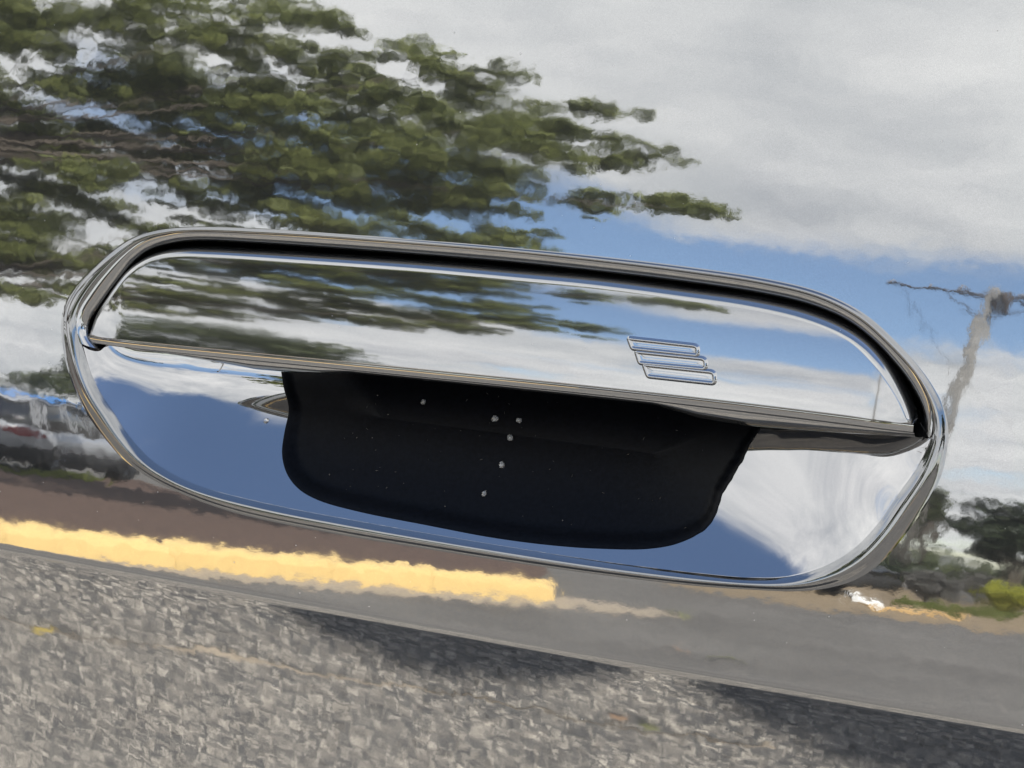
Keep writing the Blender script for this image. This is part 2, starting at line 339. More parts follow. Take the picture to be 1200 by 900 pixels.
def door_skin():
    x0, x1, z0, z1 = -.62, .40, ZC, 1.10
    c = np.array([-.016, .894]); ang_d = out_l - c
    tx = np.where(ang_d[:, 0] > 0, (x1 - c[0]) / np.maximum(ang_d[:, 0], 1e-9), (x0 - c[0]) / np.minimum(ang_d[:, 0], -1e-9))
    tz = np.where(ang_d[:, 1] > 0, (z1 - c[1]) / np.maximum(ang_d[:, 1], 1e-9), (z0 - c[1]) / np.minimum(ang_d[:, 1], -1e-9))
    b = c + ang_d * np.minimum(tx, tz)[:, None]
    for cor in ((x0, z0), (x0, z1), (x1, z0), (x1, z1)):
        b[np.argmin(((b - np.array(cor)) ** 2).sum(1))] = cor
    s = np.linspace(0, 1, 90); s = (.35 * s + .65 * s * s * (3 - 2 * s))
    rings = out_l[None] * (1 - s)[:, None, None] + b[None] * s[:, None, None]
    flat = rings.reshape(-1, 2); V = P(flat, 0); F = grid_faces(len(s), NN, True); Nn = nd_(flat[:, 0], flat[:, 1])
    # below the crease: one fine strip down to the sill
    xs = np.linspace(x0, x1, 120); w = np.concatenate([np.linspace(0, -.004, 24), np.linspace(-.0045, -.13, 90), np.linspace(-.14, -.47, 30)])
    gx, gz = np.meshgrid(xs, ZC + w); g2 = np.stack([gx, gz], -1).reshape(-1, 2)
    V2 = P(g2, 0); F2 = grid_faces(len(w), len(xs), False, True) + len(V); N2 = nd_(g2[:, 0], g2[:, 1])
    return cpart('door_panel', np.vstack([V, V2]), np.vstack([F, F2]), M['paint'], normals=np.vstack([Nn, N2]))
door = door_skin()

def rim_bead():
    s = np.linspace(0, 1, 30); prof_u = np.interp(s, *zip(*BEAD_U)); prof_l = np.interp(s, *zip(*BEAD_L))
    k = np.hanning(7); k /= k.sum()
    sm = lambda a: np.concatenate([a[:1], np.convolve(np.pad(a, 3, mode='edge'), k, 'valid')[1:-1], a[-1:]])
    prof_u, prof_l = sm(prof_u) / 1000, sm(prof_l) / 1000
    xz = out_l[None] * (1 - s)[:, None, None] + inn_l[None] * s[:, None, None]
    dep = prof_u[:, None] * (1 - low)[None] + prof_l[:, None] * low[None]
    return cpart('handle_surround', P(xz, dep).reshape(-1, 3), grid_faces(len(s), NN, True, True), M['paint_rim'], door)
BEAD_U = [(0, 0), (.12, -.02), (.38, -.20), (.58, -.30), (.78, -.24), (.92, -.06), (1, .2)]
BEAD_L = [(0, 0), (.10, -.03), (.18, -.10), (.35, -.48), (.52, -.66), (.68, -.45), (.85, .2), (1, 1.0)]
rim_bead()

def upper_wall():
    a = inn_l[:NU]; b = chain(WALL_UP, NU); b = b + (chain(FLAP_UP, NU) - b) * (.30 * np.sin(np.linspace(0, math.pi, NU)) ** .5)[:, None]; s = np.linspace(0, 1, 22)
    e = np.sin(s * math.pi / 2) * .9 + s * .1
    xz = a[None] * (1 - e)[:, None, None] + b[None] * e[:, None, None]
    dep = .0001 + .0034 * (1 - np.cos(s * math.pi / 2)) + .0010 * s
    lf = np.clip((-.105 - b[:, 0]) / .02, 0, 1); lf = lf * lf * (3 - 2 * lf)
    cpart('recess_wall', P(xz, dep[:, None] * (1 - .45 * lf)[None]).reshape(-1, 3), grid_faces(len(s), NU, False, True), M['paint_handle'], door)
    fl = chain(FLAP_UP, NU); c = np.array([-.016, .912]); inn = c + (fl - c) * .93
    V = np.concatenate([P(b, .0045 * (1 - .45 * lf)), P(b * .8 + inn * .2, .010), P(inn, .0120)])
    cpart('gap_seal', V, grid_faces(3, NU, False, True), M['gap'], door)
upper_wall()

def flap_extra(x, z):
    v = z - .9145
    e = v * v / (2 * FLAP_R)
    e += np.maximum(0, np.abs(x + .016) - .114) ** 2 / (2 * .12)
    return e + .0002 + .026 * v
FLAP_R = .29
def flap():
    up, lo = chain(FLAP_UP, NU), chain(FLAP_LO, NU)
    l = np.vstack([up, lo[::-1][1:-1]]); n = len(l)
    isl = np.zeros(n); isl[NU:] = 1; isl = smooth_closed(isl[:, None], 6)[:, 0]
    c = np.stack([np.clip(l[:, 0], -.118, .092), np.full(n, .9105)], -1)
    L0 = np.linalg.norm(l - c, axis=1); rad = .0024 * (1 - isl) + .0006 * isl
    rr = np.concatenate([1 - np.cos(np.linspace(0, math.pi / 2, 13)), 1 + np.linspace(0, 1, 26)[1:] ** 1.3 * 20])
    rings = []
    for r_ in rr:
        d = np.minimum(rad * r_, rad) if r_ <= 1 else rad + (r_ - 1) / 20 * (L0 - rad)
        xz = l + (c - l) * (d / L0)[:, None]
        roll = rad - np.sqrt(np.maximum(0, rad ** 2 - np.maximum(0, rad - d) ** 2))
        rings.append(P(xz, flap_extra(xz[:, 0], xz[:, 1]) + roll * .95))
    side = P(l, flap_extra(l[:, 0], l[:, 1]) + rad * .95 + .004)
    rings = [side] + rings
    o = cpart('handle_flap', np.concatenate(rings), grid_faces(len(rings), n, True, True), M['paint_flap'], door)
    # rolled lip under the flap
    g = np.interp(lo[:, 0], [-.143, -.128, -.10, -.085, -.062, -.052, .04, .052, .066, .09, .111], [.0003, .0008, .0028, .0040, .0036, .0020, .0022, .0046, .0052, .0040, .0022])
    s0 = flap_extra(lo[:, 0], lo[:, 1]) + .0006
    rows = []
    for dz, dd in ((0, 0), (.0004, .00002), (.0009, .00010), (.0015, .00022), (.0019, .0003), (.0021, .0008), (.0022, .0016)):
        q = lo.copy(); q[:, 1] -= dz; rows.append(P(q, s0 + dd))
    for a in np.linspace(0, 1, 12):
        q = lo.copy(); q[:, 1] -= .0022 + g * math.sin(a * math.pi / 2); rows.append(P(q, s0 + .0018 + .0065 * (1 - math.cos(a * math.pi / 2))))
    q = lo.copy(); q[:, 1] -= .0022 + g; rows.append(P(q, s0 + .016)); q2 = q.copy(); q2[:, 1] += .01; rows.append(P(q2, s0 + .030))
    cpart('flap_lip', np.concatenate(rows), grid_faces(len(rows), NU, False, False), M['paint_handle'], door)
    return o
FLAP = flap()

def pocket():
    lin = smooth_closed(np.vstack([chain(PATCH + PATCH[:1], 481)[:-1]]), 2)
    wv = np.clip((lin[:, 0] - .052) / .006, 0, 1) * .00012; u_ = np.arange(len(lin)) * .75
    lin = lin + np.stack([wv * (np.sin(u_) + .7 * np.sin(u_ * 2.3 + 1)), wv * np.cos(u_ * 1.7)], -1)
    top = chain([(-144.5, 896.1), (-138, 901), (-120, 903), (-60, 904), (0, 905), (60, 906), (100, 905), (112, 902), (115.3, 898.7)], 240)
    rim = np.vstack([top, chain(INN_LO, 300)[::-1][1:-1]])
    c = np.array([-.010, .882]); sc = np.array([.33, 1.0])
    def by_angle(p, n=520):
        d = (p - c) * sc; a = np.unwrap(np.arctan2(d[:, 1], d[:, 0])); 
        if a[-1] > a[0]: p = p[::-1]; a = a[::-1]
        a = np.concatenate([a, a[:1] - 2 * math.pi]); p = np.vstack([p, p[:1]])
        t = np.linspace(math.pi, -math.pi, n, endpoint=False)
        k = np.round((a.mean() - t.mean()) / (2 * math.pi)) * 2 * math.pi; a = a - k
        aa = np.concatenate([a[:-1] + 2 * math.pi, a[:-1], a - 2 * math.pi]); pp = np.vstack([p[:-1], p[:-1], p])
        o = np.argsort(aa); return np.stack([np.interp(t, aa[o], pp[o][:, 0]), np.interp(t, aa[o], pp[o][:, 1])], -1)
    A, B = by_angle(rim), by_angle(lin); n = len(A)
    s = np.linspace(0, 1, 64) ** 1.15
    xz = A[None] * (1 - s)[:, None, None] + B[None] * s[:, None, None]
    dep = bowl(xz); dep[0] = np.minimum(dep[0], bowl(xz[0]))
    cpart('handle_pocket', P(xz, dep).reshape(-1, 3), grid_faces(len(s), n, True, True), M['paint_pocket'], door)
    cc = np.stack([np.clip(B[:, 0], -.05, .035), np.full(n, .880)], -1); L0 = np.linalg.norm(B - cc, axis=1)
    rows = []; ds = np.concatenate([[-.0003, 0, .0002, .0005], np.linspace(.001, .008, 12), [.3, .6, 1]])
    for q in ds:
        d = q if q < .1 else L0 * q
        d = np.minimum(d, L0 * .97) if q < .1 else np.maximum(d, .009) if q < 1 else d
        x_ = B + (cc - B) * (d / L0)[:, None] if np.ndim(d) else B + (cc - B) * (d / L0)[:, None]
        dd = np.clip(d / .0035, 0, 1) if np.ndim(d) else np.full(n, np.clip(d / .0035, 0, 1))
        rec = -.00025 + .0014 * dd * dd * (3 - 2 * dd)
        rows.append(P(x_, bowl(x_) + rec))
    cpart('pocket_patch', np.concatenate(rows), grid_faces(len(rows), n, True, True), M['patch'], door)  # black patch fills the bowl's middle in place of mirroring paint
pocket()
def housing():
    m = MB(); y = .055
    ring = out_l[::6]; c = np.array([-.016, .894])
    a = [tuple(v) for v in P(c + (ring - c) * 1.03, .004)]; b = [(p[0], p[1] + .05, p[2]) for p in a]
    m.loft([a, b], True, False); m.add(b, [tuple(range(len(b)))])
    cpart('handle_housing', m.v, m.f, M['gap'], door, False)
housing()

# the three slanted bars of the emblem, embossed at the flap's right end (one mesh: the flap itself is a sub-part already)
BARS = [[(32.1,915.5,.5),(52.1,915.4,1.3),(52.2,912.7,.5),(33.7,912.7,.5)],
        [(34.7,912.3,.5),(54.6,912.4,1.3),(54.9,909.5,.9),(36.2,909.2,.5)],
        [(37.2,909.2,.5),(57.4,909.3,1.3),(57.8,906.1,1.0),(38.9,906.0,.5)]]
def rounded(pts, n=12):
    o = []
    for i, (x, z, r_) in enumerate(pts):
        p = np.array([x, z]); a = np.array(pts[i - 1][:2]) - p; b = np.array(pts[(i + 1) % len(pts)][:2]) - p
        a /= np.linalg.norm(a); b /= np.linalg.norm(b)
        for t in np.linspace(0, 1, n): o.append((1 - t) ** 2 * (p + a * r_) + 2 * t * (1 - t) * p + t * t * (p + b * r_))
    c = np.array(o + o[:1]) / 1000; q = np.concatenate([[0], np.cumsum(np.linalg.norm(np.diff(c, axis=0), axis=1))]); u = np.linspace(0, q[-1], 161)[:-1]
    return np.stack([np.interp(u, q, c[:, 0]), np.interp(u, q, c[:, 1])], -1)
def emblem():
    for pts in BARS:
        l = smooth_closed(rounded(pts), 2); n = len(l)
        cen = l.mean(0); t = np.roll(l, -1, 0) - np.roll(l, 1, 0); t /= np.linalg.norm(t, axis=1, keepdims=True)
        nn = np.stack([-t[:, 1], t[:, 0]], -1)
        if ((cen - l) * nn).sum() < 0: nn = -nn
        rows = []
        for d, h in ((-.00055, .00005), (-.0003, -.00018), (0, -.00048), (.0002, -.00056), (.0004, -.00048), (.0006, -.0002), (.0007, -.0001), (.00085, -.00008)):
            x_ = l + nn * d; rows.append(P(x_, flap_extra(x_[:, 0], x_[:, 1]) + h))
        x_ = cen + (l - cen) * np.array([.75, .02]); rows.append(P(x_, flap_extra(x_[:, 0], x_[:, 1]) - .00010))
        cpart('emblem_bar', np.concatenate(rows), grid_faces(len(rows), n, True, False), M['paint_handle'], door)
emblem()

# the rest of the car's near side, roof and wheels
def car_rest():
    def side(name, x0, x1, wheel):
        xs = np.linspace(x0, x1, 70); zt = 1.10; rows = []
        zb = np.full(70, .36); h = .39 ** 2 - (xs - wheel) ** 2; zb = np.maximum(zb, np.where(h > 0, .33 + np.sqrt(np.maximum(h, 0)), 0))
        u = np.linspace(0, 1, 120)
        g = np.stack([np.broadcast_to(xs, (120, 70)), zt + (zb - zt)[None] * u[:, None]], -1)
        cpart(name, P(g, 0).reshape(-1, 3), grid_faces(120, 70, False, True), M['paint'])
    side('rear_quarter_panel', -2.1, -.625, -1.15); side('front_fender', .405, 2.2, 1.6)
    xs = np.linspace(-.62, 2.2, 2)
    m = MB()
    zr = lambda x: float(np.interp(x, [-2.1, -1.55, -.9, -.1, .45, 1.15, 2.2], [1.10, 1.16, 1.40, 1.46, 1.42, 1.12, 1.03]))
    ins = lambda x: float(np.interp(x, [-2.1, -1.5, -.9, -.1, .45, 1.15, 2.2], [.03, .08, .27, .30, .28, .06, .05]))
    rings = []
    for x in np.linspace(-2.1, 2.2, 44):
        y0 = float(fd(x, 1.10)); r = ins(x)
        rings.append([(x, y0 + .003, 1.101), (x, y0 + r, zr(x)), (x, y0 + r + .06, zr(x) + .03), (x, 1.8 - r, zr(x) + .03), (x, 1.82 - y0, 1.10), (x, 1.86 - y0, .38), (x, y0 + .10, .38), (x, y0 + .10, 1.05)])
    m.loft(rings, True, True); cpart('car_body', m.v, m.f, M['paint'], None, False)
    # side glass, 4 mm proud of the cabin side
    for a, b in ((-1.35, -.64), (-.60, .42)):
        v = []; n = 14
        for x in np.linspace(a, b, n):
            y0 = float(fd(x, 1.10)); r = ins(x); k = .1; k2 = .93
            for q in (k, k2): v.append((x, y0 + .003 + (r - .003) * q - .006, 1.101 + (zr(x) - 1.101) * q))
        f = [(2 * i, 2 * i + 2, 2 * i + 3, 2 * i + 1) for i in range(n - 1)]
        cpart('side_window', v, f, M['glass_dark'], None, True)
    m = MB().tube([(.86, .0, 1.11), (.86, -.10, 1.14)], .018); cpart('mirror_arm', m.v, m.f, M['gap'])
    ring = []
    for k, (y, w, h) in enumerate(((-.09, .02, .04), (-.105, .06, .075), (-.16, .075, .085), (-.24, .07, .075), (-.275, .045, .05), (-.28, .01, .01))):
        ring.append([(.87 + w * math.cos(a), y, 1.17 + h * math.sin(a)) for a in np.linspace(0, 2 * math.pi, 20, endpoint=False)])
    m = MB().loft(ring, True, True); cpart('side_mirror', m.v, m.f, M['paint'], None, True)
    for x in (-1.15, 1.6):
        yb = float(fd(x, .5)) + .02
        w = cyl_wheel((x, yb, .33), .33, .22, 1); 
        for nm, mm, v, f in w[:1]: t = cpart('wheel', v, f, mm)
        for nm, mm, v, f in w[1:]: cpart(nm, v, f, mm, t)
def cyl_wheel(c, r, w, sgn):
    """tyre and rim of a wheel whose axle runs along y"""
    n = 28; tr = []
    for rr, y in ((r * .62, 0), (r * .7, -.01), (r * .93, -.012), (r, .03), (r, w - .03), (r * .93, w), (r * .6, w)):
        tr.append([(c[0] + rr * math.cos(2 * math.pi * k / n), c[1] + y, c[2] + rr * math.sin(2 * math.pi * k / n)) for k in range(n)])
    t = MB().loft(tr, True, False)
    rim = MB()
    rim.loft([[(c[0] + rr * math.cos(2 * math.pi * k / n), c[1] + y, c[2] + rr * math.sin(2 * math.pi * k / n)) for k in range(n)] for rr, y in ((r * .64, .005), (r * .58, .03), (r * .12, .05))], True, True)
    for k in range(5):
        a = 2 * math.pi * k / 5; d = Vector((math.cos(a), 0, math.sin(a)))
        rim.tube([Vector(c) + d * r * .1 + Vector((0, .02, 0)), Vector(c) + d * r * .62 + Vector((0, .01, 0))], .03, 6)
    return [('tyre', M['rubber'], t.v, t.f), ('wheel_rim', M['rim_metal'], rim.v, rim.f)]
car_rest()

# water drops and dust on the black patch
M['water'] = bpy.data.materials.new('water'); _n = nodes_of(M['water']); _b = _n[3]
_b.inputs['Transmission Weight'].default_value = .88; _b.inputs['IOR'].default_value = 1.33; _b.inputs['Specular IOR Level'].default_value = 1.0; _b.inputs['Roughness'].default_value = 0; _b.inputs['Base Color'].default_value = (1, 1, 1, 1)
_w = _n[1].new('ShaderNodeTexNoise'); _w.inputs['Scale'].default_value = 900; _wb = _n[1].new('ShaderNodeBump'); _wb.inputs['Distance'].default_value = 2e-6; _n[2].new(_w.outputs['Fac'], _wb.inputs['Height']); _n[2].new(_wb.outputs[0], _b.inputs['Normal'])
DROPS = [(-0.0863, 0.8760, .0009, 'lone water drop on the blue reflecting left side of the handle pocket'),
         (-0.0144, 0.8833, .0012, 'largest water drop, at the upper left of the cluster on the black pocket liner'),
         (-0.0070, 0.8836, .0010, 'water drop at the upper right of the cluster on the black pocket liner'),
         (-0.0082, 0.8792, .0011, 'water drop just below the top pair in the cluster on the black liner'),
         (-0.0083, 0.8727, .0011, 'second lowest water drop of the cluster on the black pocket liner'),
         (-0.0107, 0.8657, .0009, 'lowest water drop of the cluster on the black pocket liner'),
         (-0.0382, 0.8852, .0009, 'small water drop by itself left of the cluster, high on the black liner')]
def surf(x, z, patch=True):
    q = np.array([[x, z], [x + 1e-4, z], [x, z + 1e-4]]); d = bowl(q)
    if patch: d = d - .00025 + .0014
    p = P(q, d); n = np.cross(p[2] - p[0], p[1] - p[0]); n /= np.linalg.norm(n)
    if n[1] > 0: n = -n
    return Vector(p[0]), Vector(n)
for i, (x, z, r_, lab) in enumerate(DROPS):
    p, n = surf(x, z, i > 0); rings = []
    for k in range(7):
        a = k / 6 * math.pi / 2 * .98; rw = lambda t: r_ * .85 * (1 + .12 * math.sin(2 * t + i) + .05 * math.sin(3 * t + 2 * i)); rings.append([(rw(t) * math.cos(a) * math.cos(t), rw(t) * math.cos(a) * math.sin(t) * 1.1, r_ * .9 * math.sin(a)) for t in np.linspace(0, 2 * math.pi, 16, endpoint=False)])
    m = MB().loft(rings, True, True); o = m.build('water_drop', M['water'], None, True, label=lab, cat='water drop', group='water drops inside the door handle pocket')
    o.location = p; o.rotation_mode = 'QUATERNION'; o.rotation_quaternion = n.to_track_quat('Z', 'Y')
def dust():
    m = MB()
    spots = [(random.uniform(-.06, .055), random.uniform(.860, .893)) for _ in range(70)]
    for x, z in spots:
        p, n = surf(x, z); a = n.orthogonal().normalized(); b = n.cross(a); r_ = random.choice([.00008, .0001, .00012, .00022])
        L_ = random.choice([1, 1, 1, 1, 6, 9]); w = random.uniform(0, 6.3); a, b = a * math.cos(w) + b * math.sin(w), b * math.cos(w) - a * math.sin(w)
        if L_ > 1: r_ = .00006
        m.add([p + n * .0003 + a * r_ * L_, p + n * .0003 + b * r_, p + n * .0003 - a * r_ * L_, p + n * .0003 - b * r_, p + n * .0005], [(0, 1, 4), (1, 2, 4), (2, 3, 4), (3, 0, 4)])
    m.build('dust_specks', M['dust'], None, False, label='pale dust specks and fine fibres scattered over the black pocket liner', cat='dust', kind='stuff')
M['dust'] = mat('pale_dust', (.06, .055, .05), rough=.9, var=.3, vscale=400)
dust()
def door_dust():
    m = MB()
    for _ in range(150):
        px, pz = random.uniform(-.20, .15), random.uniform(.80, 1.01)
        d = .00005
        if ((px + .016) / .139) ** 2 + ((pz - .894) / .045) ** 2 < 1:
            if not (-.12 < px < .09 and .905 < pz < .924): continue
            d = -float(flap_extra(np.array([px]), np.array([pz]))[0]) + .00005
        p = Vector(P([px, pz], -d)); n = Vector(nd_(px, pz)); a = n.orthogonal().normalized(); b = n.cross(a); r_ = random.choice([.00008, .0001, .0001, .00013, .0002])
        m.add([p + a * r_, p + b * r_, p - a * r_, p - b * r_, p + n * r_], [(0, 1, 4), (1, 2, 4), (2, 3, 4), (3, 0, 4)])
    m.build('dust_specks', M['dust_pale'], None, False, label='tiny pale dust specks scattered over the glossy door and flap', cat='dust', kind='stuff')
M['dust_pale'] = mat('pale_grit', (.32, .31, .29), rough=.9, var=.3, vscale=400)
door_dust()

# ------------------------------------------------------------------ the place that the door mirrors
def sheet(name, pts, z, mat_, sub=False, **k):
    return obj(name, [(x, y, z) for x, y in pts], [tuple(range(len(pts)))], mat_, None, False, **k)
g = obj('asphalt_ground', [(-400, -400, 0), (400, -400, 0), (400, 400, 0), (-400, 400, 0)], [(0, 1, 2, 3)], M['asphalt'], None, False, kind='structure', label='worn grey asphalt of the car park', cat='ground')
del g['category']

def chippings():
    n = 72000
    x = RNG.uniform(-1.5, .45, n); y = RNG.uniform(-2.0, -.45, n); r = RNG.uniform(.0018, .0052, n); a = RNG.uniform(0, 6.28, n); st = RNG.uniform(.7, 1.4, n)
    V = np.empty((n, 7, 3)); ca, sa = np.cos(a), np.sin(a)
    for k in range(6):
        j = RNG.uniform(.7, 1.25, n); bx, by = math.cos(k * math.pi / 3) * j * st, math.sin(k * math.pi / 3) * j
        V[:, k] = np.stack([x + r * (bx * ca - by * sa), y + r * (bx * sa + by * ca), np.full(n, -.001)], -1)
    V[:, 6] = np.stack([x + r * RNG.uniform(-.3, .3, n), y + r * RNG.uniform(-.3, .3, n), r * RNG.uniform(.45, .95, n)], -1)
    F = (np.array([(k, (k + 1) % 6, 6) for k in range(6)])[None] + 7 * np.arange(n)[:, None, None]).reshape(-1, 3)
    obj('asphalt_chippings', V.reshape(-1, 3), F, M['chip'], None, False, kind='stuff', label='grey and buff stone chippings set in the near asphalt', cat='asphalt')
chippings()

def kerb():
    base = [(-5.2, -3.6), (-4.9, -4.6), (-4.63, -5.2), (-4.28, -6.05), (-4.02, -7.1), (-3.79, -7.75), (-3.46, -8.72)]
    root = empty('kerb', (-4.2, -6.4, 0), label='yellow painted kerb along the edge of the brown mulch bed', cat='kerb')
    w, h = .28, .165
    n = len(base)
    for i in range(n - 1):
        a, b = Vector((*base[i], 0)), Vector((*base[i + 1], 0)); d = (b - a).normalized(); s = Vector((d.y, -d.x, 0))
        if s.x > 0: s = -s
        a2, b2 = a + d * .004, b - d * .004
        prof = [(0, 0), (.012, .11), (.03, .155), (.06, h), (w - .02, h), (w, h - .02), (w, 0)]
        m = MB().loft([[p + s * q + Vector((0, 0, z)) - root.location for q, z in prof] for p in (a2, b2)], False)
        m.add([a2 + s * q + Vector((0, 0, z)) - root.location for q, z in prof], [tuple(range(7))]); m.add([b2 + s * q + Vector((0, 0, z)) - root.location for q, z in prof], [tuple(range(7))[::-1]])
        m.build('kerb_stone', M['yellow'], root)
kerb()
sheet('sand_drift', [(-4.45, -5.2), (-4.58, -5.2), (-4.26, -6.0), (-4.0, -7.1), (-3.77, -7.75), (-3.47, -8.6), (-3.62, -9.2), (-3.05, -9.6), (-2.85, -9.4), (-3.0, -8.8), (-3.25, -8.05), (-3.6, -6.9), (-3.9, -5.85)], .004, M['sand'], kind='structure', label='pale sand washed along the foot of the yellow kerb')
sheet('mulch_bed', [(-5.42, -3.6), (-5.1, -4.6), (-4.85, -5.2), (-4.5, -6.1), (-4.25, -7.15), (-4.02, -7.8), (-3.72, -8.6), (-4.3, -10.6), (-5.2, -12.7), (-7.6, -13.3), (-11.7, -16.2), (-11.1, -13.9), (-10.2, -11.6), (-9.4, -9), (-8.2, -3.6)], .10, M['mulch'], kind='structure', label='brown bark mulch bed behind the yellow kerb')

def leaves(m_v, m_f, c, rad, n, size, flat=.5, shell=.0):
    """n small leaves spread through an ellipsoid"""
    d = RNG.normal(size=(n, 3)); d /= np.linalg.norm(d, axis=1, keepdims=True)
    rr = RNG.uniform(shell, 1, (n, 1)) ** (1 / 2.2); p = np.array(c) + d * rr * np.array(rad)
    a = RNG.normal(size=(n, 3)); a[:, 2] *= flat; a /= np.linalg.norm(a, axis=1, keepdims=True)
    t = RNG.normal(size=(n, 3)); b = np.cross(a, t); b /= np.linalg.norm(b, axis=1, keepdims=True)
    s = size * RNG.uniform(.6, 1.3, (n, 1))
    V = np.stack([p - a * s, p - a * s * .1 + b * s * .42, p + a * s, p - a * s * .1 - b * s * .42], 1)
    base = sum(len(v) for v in m_v); m_v.append(V.reshape(-1, 3)); m_f.append(np.arange(n * 4).reshape(-1, 4) + base)
def leaf_obj(name, mv, mf, m, parent, **k): return obj(name, np.vstack(mv), np.vstack(mf), m, parent, False, **k)

